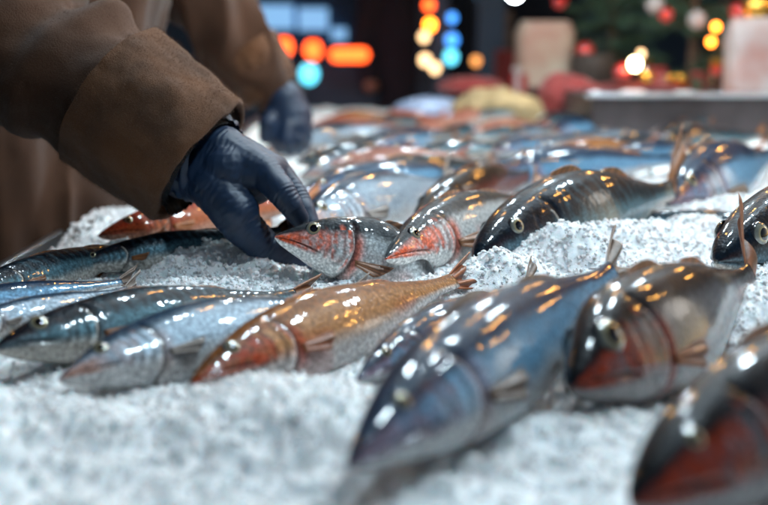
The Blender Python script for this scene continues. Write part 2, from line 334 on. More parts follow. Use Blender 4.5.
        def f_pel(a, b):
            o_ = surf(.40, math.pi - .3)[0]; ang = -.5 - a * .5; ln = .08 * L * girth
            return np.stack([o_[0] + np.cos(ang) * ln * b, o_[1] + .01 * L * (a - .5), o_[2] + np.sin(ang) * ln * b + .002 * L], -1)
        fin('pelvic_fin', 0, 0, 18, 6, f_pel)
    return root

G = 'fish laid out on the crushed ice'
fish = [
 # label, snout (px,py,z), tail (px,py,z), palette, kwargs
 ('fish with red snout and round pale eye pinched between the gloved fingers', D(275, 237, .845), D(450, 275, .87), 'red', dict(roll=22, girth=1.42, L=.235, sag=-1.5, bend=.4, seed=1, deep_head=1.04, wide=1.0)),
 ('silver fish with red lips resting just right of the fish in the glove', (386, 259, .024), (560, 190, .026), 'red', dict(roll=26, L=.36, girth=.92, seed=2)),
 ('black backed fish behind the ice mound with its brown tail standing up', (474, 258, .018), (672, 191, .034), 'mackerel', dict(roll=14, girth=1.3, seed=3, tail_len=.19, tail=1.0, blunt=1, eye_k=.85)),
 ('dark headed fish coming out of the ice at the right edge, big fin standing', (716, 262, .032), (900, 205, .03), 'mackerel', dict(roll=5, L=.34, girth=1.42, seed=4, blunt=1, dorsal_up=1.5)),
 ('brown red fish with a dark speckled back above the silver red lipped fish', (413, 219, .018), (570, 160, .03), 'brown', dict(roll=5, L=.34, girth=1.0, seed=5)),
 ('orange golden fish with dark red head stretched below the held fish', (190, 384, .012), (455, 281, .018), 'orange', dict(roll=42, tail=.35, girth=.98, seed=6)),
 ('pale silver fish with orange tinted lips lying belly out at the left', (59, 380, .014), (352, 300, .018), 'silver', dict(roll=48, tail=.4, girth=1.12, seed=7)),
 ('dark blue mackerel with wide eye and golden glints at the left edge', (-6, 350, .018), (262, 302, .012), 'mackerel', dict(roll=40, tail=.3, girth=1.05, L=.23, seed=8, blunt=1, eye_k=1.3)),
 ('slim grey fish second from the left edge, its tail resting on the ice', (-60, 338, .016), (128, 290, .016), 'silver', dict(roll=40, girth=.8,  seed=9)),
 ('slim dark grey fish cut by the left edge, uppermost of the slim pair', (-95, 318, .016), (122, 282, .014), 'blue', dict(roll=40, girth=.8,  seed=10)),
 ('small silver blue fish with orange lips tucked behind the big blue fish', (357, 380, .014), (530, 288, .02), 'blue', dict(roll=32, girth=.82, seed=18)),
 ('largest blue fish, blurred in front, with creamy golden glints', (349, 466, .026), (614, 272, .045), 'blue', dict(roll=34, tail=.5, eye_k=.75, girth=.98, seed=19)),
 ('blurred dark fish with pale ringed eye and rust red gills in front', (571, 388, .028), (752, 276, .034), 'darkred', dict(roll=26, tail=1.15, girth=1.3, tail_len=.13, seed=20, deep_head=1.2, blunt=1, eye_k=1.4)),
 ('most blurred fish in the bottom right corner, rust and grey', (632, 505, .022), (900, 345, .04), 'darkred', dict(roll=30, girth=1.25, L=.28, seed=21, blunt=1, eye_k=.7)),
 ('dark fish half buried in ice under the cuff of the sleeve', (66, 268, .010), (225, 240, .022), 'mackerel', dict(roll=35, girth=.85, L=.19, seed=15)),
 ('shadowed dark fish at the left edge next to the coat', (-50, 300, .012), (90, 262, .012), 'mackerel', dict(roll=30, girth=.7, L=.24, seed=16)),
 ('small brown fish with its snout showing under the gloved thumb', (228, 266, .008), (300, 232, .012), 'orange', dict(roll=25, girth=.75, L=.2, seed=17)),
 ('fish half sunk in the ice between the standing tail and the right edge', (800, 232, .004), (664, 222, .010), 'mackerel', dict(roll=-30, girth=.8, L=.2, seed=22)),
 ('large fish with rosy belly glinting near the right edge', (668, 205, .02), (850, 120, .06), 'blue', dict(roll=25, girth=1.15, L=.42, seed=23)),
 ('long blue fish with a forked brown tail behind the black backed fish', (468, 182, .022), (648, 163, .028), 'blue', dict(roll=25, girth=.95, L=.36, seed=24)),
 ('long pale fish crossing behind the glove and the held fish', (296, 230, .018), (470, 176, .02), 'silver', dict(roll=35, girth=1.0, L=.38, seed=25)),
 ('orange red fish lying beyond the wrist under the sleeve', (98, 236, .02), (240, 214, .02), 'scarlet', dict(roll=35, girth=.9, L=.27, seed=26)),
]
for lab, s, t, pal, kw in fish:
    make_fish(lab, s if isinstance(s, Vector) else P(*s), t if isinstance(t, Vector) else P(*t), pal, **kw)
# the rows farther back, more and more out of focus
back = [
 ('dark blue fish lying right behind the long pale fish', 340, 192, 470, 168, 'mackerel', .32),
 ('pale fish with a gold glint beside the gloved hand', 296, 196, 430, 178, 'blue', .30),
 ('silver fish just beyond the glove knuckles', 300, 178, 420, 158, 'silver', .32),
 ('black backed fish two rows beyond the glove', 318, 160, 440, 146, 'mackerel', .33),
 ('blue grey fish in the row below the salmon pink fish', 385, 158, 470, 136, 'blue', .34),
 ('silver fish pointing at the brown red one', 480, 165, 590, 140, 'silver', .34),
 ('dark fish left of the pale yellow sack', 430, 146, 540, 126, 'mackerel', .33),
 ('white bellied fish beneath the pale yellow sack', 500, 150, 600, 128, 'silver', .34),
 ('brown finned fish in front of the red cloth', 560, 158, 640, 132, 'orange', .32),
 ('white fish before the left end of the steel tray', 616, 160, 700, 138, 'silver', .34),
 ('dark fish along the front of the steel tray', 655, 152, 765, 136, 'mackerel', .36),
 ('blue fish between the sack and the steel tray', 545, 140, 620, 124, 'blue', .34),
 ('salmon pink fish in the far left row', 330, 146, 420, 130, 'pink', .36),
 ('rosy fish behind the salmon pink ones', 372, 132, 450, 118, 'pink', .36),
 ('pale peach fish near the far gloved hand', 300, 138, 380, 126, 'pink', .34),
 ('reddish fish in the far middle row', 410, 136, 490, 120, 'pink', .34),
 ('silver fish in the farthest row by the second hand', 262, 152, 360, 140, 'silver', .34),
 ('dark blue fish in front of the rosy ones', 352, 150, 450, 136, 'mackerel', .32),
]
for k, (lab, sx, sy, tx, ty, pal, L) in enumerate(back):
    make_fish(lab, P(sx, sy, .018), P(tx, ty, .022), pal, roll=28 + (k * 7) % 22, L=L, girth=1.0, seed=40 + k, res=.55, tail=.5)
rf = random.Random(11)
names = {'mackerel': 'small dark blue fish blurred among the far rows', 'blue': 'small steel blue fish blurred among the far rows', 'pink': 'small pink fish blurred among the far rows', 'orange': 'small orange brown fish blurred among the far rows', 'silver': 'small silvery fish blurred among the far rows'}
for k in range(26):
    pal = ('mackerel', 'pink', 'mackerel', 'blue', 'orange', 'mackerel', 'silver')[k % 7]; yy_ = 118 + 50 * ((k * 7) % 26) / 26; xx_ = 290 + 390 * rf.random()
    s_ = P(xx_, yy_, .034); a_ = R(25 + 30 * rf.random()); make_fish(names[pal], s_, s_ + Vector((math.cos(a_) * .2, math.sin(a_) * .2, .004)), pal, roll=15 + 30 * rf.random(), girth=.95, seed=80 + k, res=.45, tail=.4, group='small fish piled in the far rows')

# ------------------------------------------------------------------ crushed ice
bumps = [  # px, py at the foot of the mound, z, sx, sy, height
 (505, 292, .0, .050, .028, .034), (560, 274, .0, .050, .028, .040), (610, 262, .0, .05, .03, .031), (650, 254, .0, .05, .03, .027), (700, 240, .0, .05, .04, .024),
 (745, 225, .0, .06, .06, .030), (440, 305, .0, .05, .03, .014), (735, 330, 0, .05, .05, .03), (790, 300, 0, .06, .06, .035), (180, 262, 0, .05, .05, .018), (245, 270, 0, .05, .035, .020), (120, 262, 0, .035, .04, .016), (335, 272, 0, .03, .02, -.012), 
 (90, 440, 0, .06, .04, .008), (320, 430, 0, .07, .05, .016), (560, 440, 0, .04, .03, .012), (600, 215, 0, .1, .08, .012), (700, 200, 0, .1, .08, .02), (380, 238, 0, .06, .06, .008), (740, 172, 0, .12, .14, .03)]
bl = [(P(a, b, c), sx, sy, h) for a, b, c, sx, sy, h in bumps]
def ice_h(x, y, fine=True):
    z = .012 * fbm(np.stack([x * 13, y * 13, x * 0 + 3.3], -1), 3) + .0065 * fbm(np.stack([x * 40, y * 48, x * 0 + 8.3], -1), 3)
    for c, sx, sy, h in bl: z = z + h * np.exp(-((x - c.x) / sx) ** 2 - ((y - c.y) / sy) ** 2)
    if fine:
        z = z +   .0024 * vnoise(np.stack([x * 130, y * 130, x * 0 + 1.3], -1)) + .0016 * vnoise(np.stack([x * 300, y * 300, x * 0 + 5.3], -1)) + .0014 * vnoise(np.stack([x * 700, y * 700, x * 0 + 9.3], -1))
    return z
ICE_X0, ICE_X1 = -.34, 1.25
ys = np.concatenate([np.linspace(.14, .6, 170), np.linspace(.6, 1.1, 330)[1:], np.linspace(1.1, 3.3, 280)[1:]])
xs = np.concatenate([np.linspace(ICE_X0, .42, 480), np.linspace(.42, ICE_X1, 140)[1:]])
YY, XX = np.meshgrid(ys, xs, indexing='ij'); xx = XX.ravel(); yy = YY.ravel(); zz = ice_h(xx, yy)
ed = np.minimum(np.minimum((xx - ICE_X0) / .04, (ICE_X1 - xx) / .04), np.minimum((yy - .14) / .04, (3.3 - yy) / .04)); zz = zz - .05 * (1 - sstep(ed, 0, 1))
V = np.stack([xx, yy, zz], -1); nI, nJ = YY.shape
ii, jj = np.meshgrid(np.arange(nI - 1), np.arange(nJ - 1), indexing='ij'); b0 = (ii * nJ + jj).ravel(); Fq = np.stack([b0, b0 + 1, b0 + nJ + 1, b0 + nJ], -1)
# loose crystals
ico = bmesh.new(); bmesh.ops.create_icosphere(ico, subdivisions=1, radius=1); iv = np.array([v.co[:] for v in ico.verts]); ifc = np.array([[v.index for v in f.verts] for f in ico.faces]); ico.free()
NG = 120000
gy = .20 + 1.35 * rng.random(NG) ** .8; gx = np.maximum(ICE_X0 + .02, (rng.random(NG) - .5) * .80 * gy + .02); 
gs = (.0005 + .0013 * rng.random(NG) ** 3) * np.clip(gy / .7, .5, 1.3)
gz = ice_h(gx, gy) + gs * .3
rot = rng.normal(size=(NG, 3, 3)); rot, _ = np.linalg.qr(rot)
jit = 1 + .7 * (rng.random((NG, 12, 1)) - .5); sc = gs[:, None, None] * (0.6 + .8 * rng.random((NG, 1, 3)))
gv = np.einsum('nij,nkj->nki', rot, iv[None] * jit * sc) + np.stack([gx, gy, gz], -1)[:, None, :]
base = len(V); gf = (ifc[None] + (base + np.arange(NG) * 12)[:, None, None]).reshape(-1, 3)
allv = np.concatenate([V, gv.reshape(-1, 3)]).astype(np.float32)
me = bpy.data.meshes.new('crushed_ice'); nq = len(Fq); ntri = len(gf)
me.vertices.add(len(allv)); me.vertices.foreach_set('co', allv.ravel())
loops = np.concatenate([Fq.ravel(), gf.ravel()]).astype(np.int32); me.loops.add(len(loops)); me.loops.foreach_set('vertex_index', loops)
me.polygons.add(nq + ntri); st = np.concatenate([np.arange(nq) * 4, nq * 4 + np.arange(ntri) * 3]).astype(np.int32); me.polygons.foreach_set('loop_start', st)
sm = np.zeros(nq + ntri, bool); sm[:nq] = True; me.polygons.foreach_set('use_smooth', sm); me.update(calc_edges=True); me.validate()
ICE = mat('crushed ice', (.91, .935, .955), .3, sss=.7, bump=.0006, bscale=1400, noise=.06, nscale=60)
ICE.node_tree.nodes['Principled BSDF'].inputs['Subsurface Scale'].default_value = .010
CHIP = mat('clear ice chips', (.97, .98, .98), .12, trans=.55)
me.materials.append(ICE); me.materials.append(CHIP)
mi = np.zeros(nq + ntri, np.int32); mi[nq:] = (np.arange(ntri) // 20) % 400 < 1; me.polygons.foreach_set('material_index', mi)
tag_o = bpy.data.objects.new('crushed_ice', me); C.objects.link(tag_o); tag(tag_o, 'white crushed ice heaped under and between the fish', 'ice', kind='stuff')

# ------------------------------------------------------------------ market table
STEEL = mat('brushed steel', (.55, .57, .6), .28, 1, noise=.25, nscale=30, bump=.0003, bscale=60, stretch=(1, 30, 30))
WOOD = mat('dark wood', (.10, .055, .03), .6, noise=.5, nscale=12, bump=.002, bscale=40, stretch=(1, 8, 1))
tb = empty('display_table', (.45, 1.7, -.88), 'long steel topped table carrying the ice and all the fish', 'table')
MB().box((-.81, -1.59, .79), (.82, 1.62, .83), .004).build('table_top', STEEL, tb)
r_ = MB(); 
for lo, hi in (((-.82, -1.60, .78), (-.812, 1.63, .865)), ((.822, -1.60, .78), (.83, 1.63, .865)), ((-.812, 1.622, .78), (.822, 1.63, .865)), ((-.812, -1.60, .78), (.822, -1.592, .865))): r_.box(lo, hi, .002)
r_.build('rim', STEEL, tb)
for x in (-.76, .77):
    for y in (-1.52, 0, 1.55): MB().box((x - .025, y - .025, 0), (x + .025, y + .025, .788), .003).build('leg', STEEL, tb)

# ------------------------------------------------------------------ the fishmonger
COAT = mat('brown wool coat', (.078, .027, .008), .9, noise=.5, nscale=9, bump=.0007, bscale=900, sheen=.1)
COAT2 = mat('brown wool cuff', (.150, .056, .017), .9, noise=.45, nscale=22, bump=.0011, bscale=1300, sheen=.12)
KNIT = mat('black knitted sleeve', (.008, .009, .012), .8, bump=.002, bscale=260, stretch=(1, 1, 4))
GLOVE = mat('navy nitrile glove', (.007, .023, .060), .5, noise=.25, nscale=40, bump=.0045, bscale=70, stretch=(1.6, .7, .55))
_t = GLOVE.node_tree
for _n in _t.nodes:
    if _n.type == 'TEX_NOISE' and _n.inputs['Scale'].default_value == 70: _n.noise_type = 'RIDGED_MULTIFRACTAL'; _n.inputs['Scale'].default_value = 34; _n.inputs['Detail'].default_value = 3; _n.inputs['Distortion'].default_value = .9
    if _n.type == 'BUMP': _n.inputs['Distance'].default_value = .0006; _n.inputs['Strength'].default_value = .8
    if _n.type == 'MAPPING': _n.inputs['Scale'].default_value = (1.3, 1, .8)
SKIN = mat('skin', (.55, .32, .24), .5, sss=.2); HAIR = mat('dark hair', (.03, .02, .015), .6, bump=.003, bscale=150)
JEANS = mat('dark trousers', (.02, .024, .035), .8, bump=.001, bscale=300); BOOT = mat('black rubber boots', (.01, .01, .01), .4); CAPM = mat('dark knitted cap', (.02, .025, .04), .9, bump=.002, bscale=250)
pers = empty('person', (-.52, 1.32, -.88), 'person in a brown wool coat and dark blue gloves gripping the red snouted fish', 'person')
inv = -Vector(pers.location)
def W(v): return Vector(v) + inv
sh_n, sh_f = Vector((-.50, 1.14, .50)), Vector((-.42, 1.50, .52))
A = [(D(198, 160, .925), .056), (D(160, 131, .93), .050), (D(112, 97, .94), .056), (D(45, 48, .965), .062), (D(-30, -5, 1.0), .068), (D(-120, -70, 1.05), .076)]
B2 = [(D(272, 92, 1.62), .040), (D(243, 50, 1.62), .050), (D(205, 5, 1.60), .056), (D(165, -60, 1.58), .066)]
chest = [(Vector((-.50, 1.34, -.12)), .155), (Vector((-.47, 1.36, .10)), .16), (Vector((-.44, 1.36, .30)), .17), (Vector((-.45, 1.34, .46)), .15)]
def disp_coat(co, no):
    p_ = co - np.array(inv)
    ax = np.array(A[0][0]); dr = np.array(A[3][0]) - ax; dr /= np.linalg.norm(dr); s = (p_ - ax) @ dr
    near = 1 - sstep(p_[:, 1], 1.06, 1.16)
    q = np.stack([s * 16 + 0 * s, p_[:, 2] * 7, p_[:, 1] * 7], -1)
    rid = 1 - np.abs(fbm(q + 2.2, 2)) * 2
    d1 = .028 * (rid - .35) * sstep(s, .03, .16) + .004 * fbm(p_ * 40, 2)
    q2 = np.stack([p_[:, 0] * 16, p_[:, 1] * 16, p_[:, 2] * 4], -1); d2 = .016 * (1 - np.abs(fbm(q2 + 5, 2)) * 2.2) - .004
    return near * d1 + (1 - near) * d2
coat = MB()
coat.cap([(W(a), r) for a, r in A[1:]] + [(W((-.56, 1.10, .36)), .085), (W(sh_n), .095)])
coat.cap([(W(a), r) for a, r in B2] + [(W((-.40, 1.56, .40)), .085), (W(sh_f), .095)])
coat.cap([(W(a), r) for a, r in chest]); coat.cap([(W(sh_n), .095), (W((-.46, 1.33, .56)), .085), (W(sh_f), .095)])
coat.cap([(W((-.52, 1.24, -.15)), .13), (W((-.50, 1.22, .1)), .13), (W((-.48, 1.2, .4)), .12)])
coat.cap([(W((-.50, 1.45, -.15)), .13), (W((-.46, 1.48, .1)), .13), (W((-.42, 1.47, .4)), .12)])
coat.cap([(W((-.50, 1.34, .0)), .2), (W((-.54, 1.34, -.42)), .21)])
coat_o = coat.skin('coat', COAT, .0045, 6, pers, disp_coat)
# turned-back cuffs: an open hollow tube with a thick rim
def cuff(name, a, ra, b, rb, m, nseg=120, nl=44, flare=0, amp=.0022, thick=.006, seed=0, tiltz=0.0):
    a = Vector(a); b = Vector(b); X = (b - a).normalized(); U = X.orthogonal().normalized(); Vv = X.cross(U); ring = []
    Lc = (b - a).length
    prof_ = [(0, 1 + flare)] + [(k / nl, 1 + flare * math.cos(k / nl * 1.57)) for k in range(1, nl)] + [(1, 1)]
    out = []
    for s, f in prof_: out.append((s, (ra + (rb - ra) * s) * f + (.0 if s > .02 else -.002)))
    inn = [(s, r - thick) for s, r in reversed(out)]
    rows = [( .99, rb - .008)] + [] ; allr = list(reversed(out)) + [(-.012, ra * (1 + flare) - thick * .5)] + [(s, r - thick) for s, r in out[: nl * 3 // 4]]
    pts = []
    for s, r in allr:
        for j in range(nseg):
            an = j / nseg * 2 * math.pi; pts.append((s, r, an))
    arr = np.array(pts); pos = np.array(a)[None] + arr[:, :1] * np.array(b - a)[None] + (arr[:, 1:2] * (np.cos(arr[:, 2:3]) * np.array(U)[None] + np.sin(arr[:, 2:3]) * np.array(Vv)[None]))
    rad = np.cos(arr[:, 2:3]) * np.array(U)[None] + np.sin(arr[:, 2:3]) * np.array(Vv)[None]
    n_ = fbm(np.stack([np.cos(arr[:, 2]) * 2, np.sin(arr[:, 2]) * 2, arr[:, 0] * 2], -1) + seed, 3)
    n2_ = fbm(pos * 130 + seed, 2)
    pos = pos + rad * (amp * 2.2 * n_ + amp * .35 * n2_)[:, None] + np.array(X)[None] * (amp * 1.5 * n_ * (arr[:, 0] < .3))[:, None]
    o = meshobj(name, pos, gridfaces(len(allr), nseg, True), m, pers); return o
c0 = W(A[0][0]); dr = (A[0][0] - A[2][0]).normalized()
cuff('cuff', c0 + dr * .004, .0610, W(A[2][0]) - dr * .002, .0690, COAT2, flare=.02, amp=.0026, seed=3)
cuff('cuff', W(B2[0][0]), .046, W(B2[1][0]), .057, COAT2, amp=.003, seed=5)
# knitted inner sleeve and gathered glove hem
def gathered(name, a, b, ra, rb, m, folds=34, amp=.0022, squash=(1, 1), n=160, nl=24):
    a = Vector(a); b = Vector(b); X = (b - a).normalized(); U = X.orthogonal().normalized(); Vv = X.cross(U); pts = []
    for i in range(nl):
        s = i / (nl - 1)
        for j in range(n):
            an = j / n * 2 * math.pi; r = ra + (rb - ra) * s + amp * math.sin(an * folds + 3 * math.sin(s * 5 + an * 2)) * (.5 + .5 * math.sin(s * math.pi * 3 + an)) + amp * .8 * math.sin(s * 22 + an * 3)
            pts.append(a + (b - a) * s + (U * math.cos(an) * squash[0] + Vv * math.sin(an) * squash[1]) * r)
    return meshobj(name, pts, gridfaces(nl, n, True), m, pers)
gathered('inner_sleeve', W(D(150, 130, .93)), W(D(203, 168, .915)), .050, .047, KNIT)
gathered('inner_sleeve', W(D(262, 70, 1.62)), W(D(286, 108, 1.62)), .040, .036, KNIT)
gathered('glove_hem', W(D(188, 150, .92)), W(D(216, 160, .905)), .042, .0375, GLOVE, folds=20, amp=.0017)

def fuzz(o, n, ln, wd, keep=None, seed=0):
    me = o.data; nv = len(me.vertices); co = np.empty(nv * 3, np.float32); me.vertices.foreach_get('co', co); co = co.reshape(-1, 3); no = np.empty(nv * 3, np.float32); me.vertices.foreach_get('normal', no); no = no.reshape(-1, 3)
    r = np.random.default_rng(seed); idx = np.arange(nv) if keep is None else np.nonzero(keep(co))[0]; k = r.choice(idx, n); p0 = co[k] + r.normal(size=(n, 3)) * .0012; d = no[k] * .7 + r.normal(size=(n, 3)) * .6; d /= np.linalg.norm(d, axis=1)[:, None]
    sd_ = np.cross(d, r.normal(size=(n, 3))); sd_ /= np.linalg.norm(sd_, axis=1)[:, None]; l = ln * (.4 + r.random((n, 1))); v_ = np.stack([p0 - sd_ * wd - d * .0006, p0 + sd_ * wd - d * .0006, p0 + d * l], 1).reshape(-1, 3)
    b = bmesh.new(); b.from_mesh(me); vs = [b.verts.new(q) for q in v_.tolist()]
    for i in range(0, len(vs), 3): b.faces.new(vs[i:i + 3])
    b.to_mesh(me); b.free()
for o_ in [q for q in pers.children if q.name.startswith('cuff')][:1]: fuzz(o_, 60000, .0020, .00012)
fuzz(coat_o, 50000, .0020, .00013, keep=lambda c: (c - np.array(inv))[:, 1] < 1.12, seed=2)
# gloved hands
def px(x, y, d): return W(D(x, y, d))
def hand_disp(cre, amp=1.):
    def f(co, no):
        d = .0007 * fbm(co * 70, 2) * amp
        # creases: thin valleys crossing fingers
        for (c, axis, width, depth, n) in cre:
            rel = co - np.array(c); s = rel @ np.array(axis); near = np.exp(-(np.linalg.norm(rel, axis=1) / width) ** 2)
            wob = .0014 * vnoise(co * 90 + c[0] * 50)
            d -= depth * 1.0 * near * (.5 + .5 * np.cos((s + wob) / (width / n) * 6.283 + 5 * vnoise(co * 60 + 9))) ** 2 * sstep(vnoise(co * 130 + 4), -.5, .3)
        return d
    return f
h = MB()
wr1, wr2 = (px(222, 153, .905), .024), (px(203, 176, .902), .0245)
h.cap([(px(185, 145, .925), .027), wr1]); h.cap([(px(178, 158, .925), .026), wr2]); h.cap([wr1, wr2])
mc = [(px(266, 173, .888), .0145), (px(274, 170, .912), .0135), (px(277, 174, .934), .0130), (px(276, 183, .952), .0118)]
for k_ in mc: h.cap([wr1, k_]); h.cap([wr2, (k_[0], k_[1] * .95)])
h.cap([(px(228, 170, .898), .027), (px(252, 180, .905), .022)]); h.cap([mc[0], mc[1], mc[2], mc[3]])
h.cap([(px(215, 186, .892), .023), (px(226, 200, .884), .0205), (px(238, 212, .876), .0185)])
index = [mc[0], (px(282, 193, .874), .0122), (px(292, 207, .872), .0105), (px(299, 218, .874), .0088)]
middle = [mc[1], (px(294, 194, .905), .0118), (px(304, 212, .895), .0105), (px(310, 224, .890), .0090)]
ring = [mc[2], (px(298, 200, .935), .0112), (px(304, 222, .925), .0100), (px(303, 236, .915), .0088)]
pinky = [mc[3], (px(294, 208, .955), .0100), (px(298, 228, .945), .0088), (px(296, 240, .935), .0078)]
thumb = [(px(222, 196, .886), .021), (px(240, 223, .878), .0178), (px(264, 247, .885), .0150), (px(287, 258, .893), .0130), (px(307, 263, .897), .0100)]
for f_ in (index, middle, ring, pinky, thumb): h.cap(f_)
ax = lambda a, b: tuple((b[0] - a[0]).normalized())
cre = [(tuple(index[1][0]), ax(index[0], index[2]), .017, .0011, 5), (tuple(index[2][0]), ax(index[1], index[3]), .013, .0010, 4), (tuple(mc[0][0]), ax(wr1, index[1]), .02, .0007, 4),
       (tuple(thumb[2][0]), ax(thumb[1], thumb[3]), .020, .0015, 5), (tuple(thumb[1][0]), ax(thumb[0], thumb[2]), .022, .0011, 4), (tuple(thumb[0][0]), ax(thumb[0], thumb[1]), .03, .0008, 5),
       (tuple(wr2[0]), ax((px(178, 158, .925), 0), wr2), .03, .0012, 6), (tuple(wr1[0]), ax((px(185, 145, .925), 0), wr1), .028, .0011, 6), (tuple(middle[1][0]), ax(middle[0], middle[2]), .016, .001, 4)]
h.skin('glove', GLOVE, .0011, 7, pers, hand_disp(cre))
h2 = MB(); DD = 1.6
wq = (px(284, 100, DD), .030); h2.cap([wq, (px(289, 118, DD), .036), (px(292, 128, DD - .01), .030)])
for k_, (x0, y0, x1, y1, x2, y2, dd) in enumerate([(281, 124, 276, 138, 280, 148, -.02), (288, 128, 286, 141, 290, 150, -.03), (296, 128, 297, 140, 299, 149, -.02), (302, 124, 305, 135, 304, 145, 0)]):
    h2.cap([(px(x0, y0, DD + dd), .014), (px(x1, y1, DD + dd - .01), .012), (px(x2, y2, DD + dd), .010)])
h2.cap([(px(278, 112, DD - .01), .017), (px(268, 124, DD - .03), .014), (px(266, 137, DD - .03), .011)])
h2.skin('glove', GLOVE, .003, 4, pers)
# head, neck, hair and cap, trousers, boots (out of frame above and below)
bd = MB(); hc = W((-.40, 1.33, .80))
bd.ball(hc, .095, (1.0, .80, 1.2), 28); bd.ball(hc + Vector((.03, 0, -.055)), .062, (1.0, .85, 1.0)); bd.cap([(W((-.46, 1.33, .54)), .062), (W((-.42, 1.33, .70)), .055)])
bd.cap([(hc + Vector((.088, 0, .01)), .010), (hc + Vector((.108, 0, -.022)), .014)])
bd.ball(hc + Vector((.070, .0, -.062)), .024, (1, 1.1, .45)); bd.ball(hc + Vector((.0, .078, -.01)), .024, (.7, .4, 1.2)); bd.ball(hc + Vector((.0, -.078, -.01)), .024, (.7, .4, 1.2))
bd.cap([(W((-.46, 1.33, .54)), .10), (W((-.5, 1.34, .1)), .13)])
body = bd.skin('body', SKIN, .005, 4, pers)
for sy in (-.032, .032):
    e_ = MB().ball(hc + Vector((.082, sy, .012)), .012).build('eye', mat('eye white', (.7, .7, .68), .2), pers, True); MB().ball(hc + Vector((.0915, sy, .012)), .005).build('pupil', PUPIL, e_, True)
MB().ball(hc + Vector((-.018, 0, .02)), .100, (1, .85, 1.12), 28).build('hair', HAIR, pers, True)
cp = MB(); cp.ball(hc + Vector((-.008, 0, .065)), .104, (1.02, .88, .85), 28); cp.skin('cap', CAPM, .005, 3, pers)
tr = MB()
for y in (1.23, 1.45): tr.cap([(W((-.54, y, -.25)), .11), (W((-.53, y, -.48)), .085), (W((-.54, y, -.80)), .06)])
tr.skin('trousers', JEANS, .01, 3, pers)
for y in (1.23, 1.45):
    b_ = MB(); b_.cap([(W((-.54, y, -.60)), .068), (W((-.54, y, -.82)), .058)]); b_.cap([(W((-.54, y, -.83)), .045), (W((-.41, y, -.84)), .04)]); b_.skin('boot', BOOT, .008, 3, pers)

# ------------------------------------------------------------------ goods behind the fish
WHITE = mat('white glazed paper', (.33, .29, .28), .6, noise=.3, nscale=14, col2=(.28, .15, .13), bump=.004, bscale=18)
CREAM = mat('cream card', (.36, .32, .25), .7, noise=.3, nscale=9, col2=(.30, .18, .14), bump=.002, bscale=20)
REDC = mat('red cloth', (.25, .02, .018), .75, noise=.35, nscale=12, bump=.006, bscale=14, sheen=.3)
YEL = mat('pale yellow sacking', (.46, .34, .17), .75, noise=.5, nscale=12, bump=.006, bscale=22)
PBLUE = mat('pale blue film', (.30, .40, .58), .3, noise=.3, nscale=10, coat=.6, bump=.004, bscale=30)
DARK = mat('dark woven rush', (.03, .022, .018), .7, bump=.004, bscale=60)
GREEN = mat('fir needles', (.06, .13, .08), .6, noise=.4, nscale=40); BARK = mat('fir bark', (.09, .055, .035), .85, bump=.004, bscale=60)
REDB = mat('red glass bauble', (.5, .02, .015), .15, coat=1, metal=.4); GOLD = mat('gold bauble', (.75, .42, .08), .2, metal=.9); WHT = mat('white ribbon', (.32, .30, .30), .6)

def box_lathe(name, m, parent, prof_, n=40, noise=0, sx=1, sy=1):
    pts = []
    for r, z in prof_:
        for j in range(n):
            a = j / n * 2 * math.pi; pts.append((math.cos(a) * r * sx, math.sin(a) * r * sy, z))
    pts = np.array(pts)
    if noise: pts = pts * (1 + noise * fbm(pts * 16 + 3, 3))[:, None]
    F = gridfaces(len(prof_), n, True); F.append(tuple(range(n - 1, -1, -1))); F.append(tuple((len(prof_) - 1) * n + j for j in range(n)))
    return meshobj(name, pts, F, m, parent)

DSTEEL = mat('dull dark steel', (.085, .07, .072), .45, .6, noise=.3, nscale=20)
ty = empty('steel_tray', D(700, 140, 2.15), 'wide steel tray with raised sides at the far right of the ice', 'tray')
t_ = MB(); hz = .086; t_.box((-.22, 0, 0), (.50, .006, hz), .002); t_.box((-.22, .334, 0), (.50, .34, hz), .002); t_.box((-.22, .0065, 0), (-.214, .3335, hz), .002); t_.box((.494, .0065, 0), (.50, .3335, hz), .002); t_.box((-.2135, .0065, 0), (.4935, .3335, .006))
t_.build('tray_pan', DSTEEL, ty)
MB().box((-.235, -.012, hz - .001), (.515, .003, hz + .008), .003).build('rim', STEEL, ty)
pts = np.array([(x, y, 0) for x in np.linspace(-.21, .49, 60) for y in np.linspace(.01, .33, 30)]); pts[:, 2] = .075 + .02 * fbm(pts * 25, 3)
tag(meshobj('ice_bed', pts + np.array(ty.location), gridfaces(60, 30), ICE), 'layer of crushed ice filling the steel tray', 'ice', kind='stuff')
def bag(name, label, loc, sx, sy, h_, m, noise=.06, cat='bag', fold=True):
    n = 44; rows = []
    for k in range(26):
        s = k / 25; z = s * h_; q = 1 if s < .85 else 1 - (s - .85) * 1.2
        for j in range(n):
            a = j / n * 2 * math.pi; c_, s_ = math.cos(a), math.sin(a); e_ = .45; rows.append((np.sign(c_) * abs(c_) ** e_ * sx * q, np.sign(s_) * abs(s_) ** e_ * sy * q * (1 - .5 * s * fold), z))
    pts = np.array(rows); pts[:, :2] *= (1 + noise * 2 * fbm(pts * 18 + loc[0] * 9, 3))[:, None]; F = gridfaces(26, n, True); F.append(tuple(range(n - 1, -1, -1))); F.append(tuple(25 * n + j for j in range(n)))
    o = meshobj(name, pts, F, m); o.location = loc; return tag(o, label, cat)
bag('paper_bag', 'crumpled white paper bag with faint red print standing at the right edge', D(752, 98, 2.36), .062, .05, .172, WHITE)
bag('carton', 'tall cream carton with pinkish print left of the fir branches', D(543, 86, 3.0), .078, .07, .175, CREAM, .03, 'carton', False)
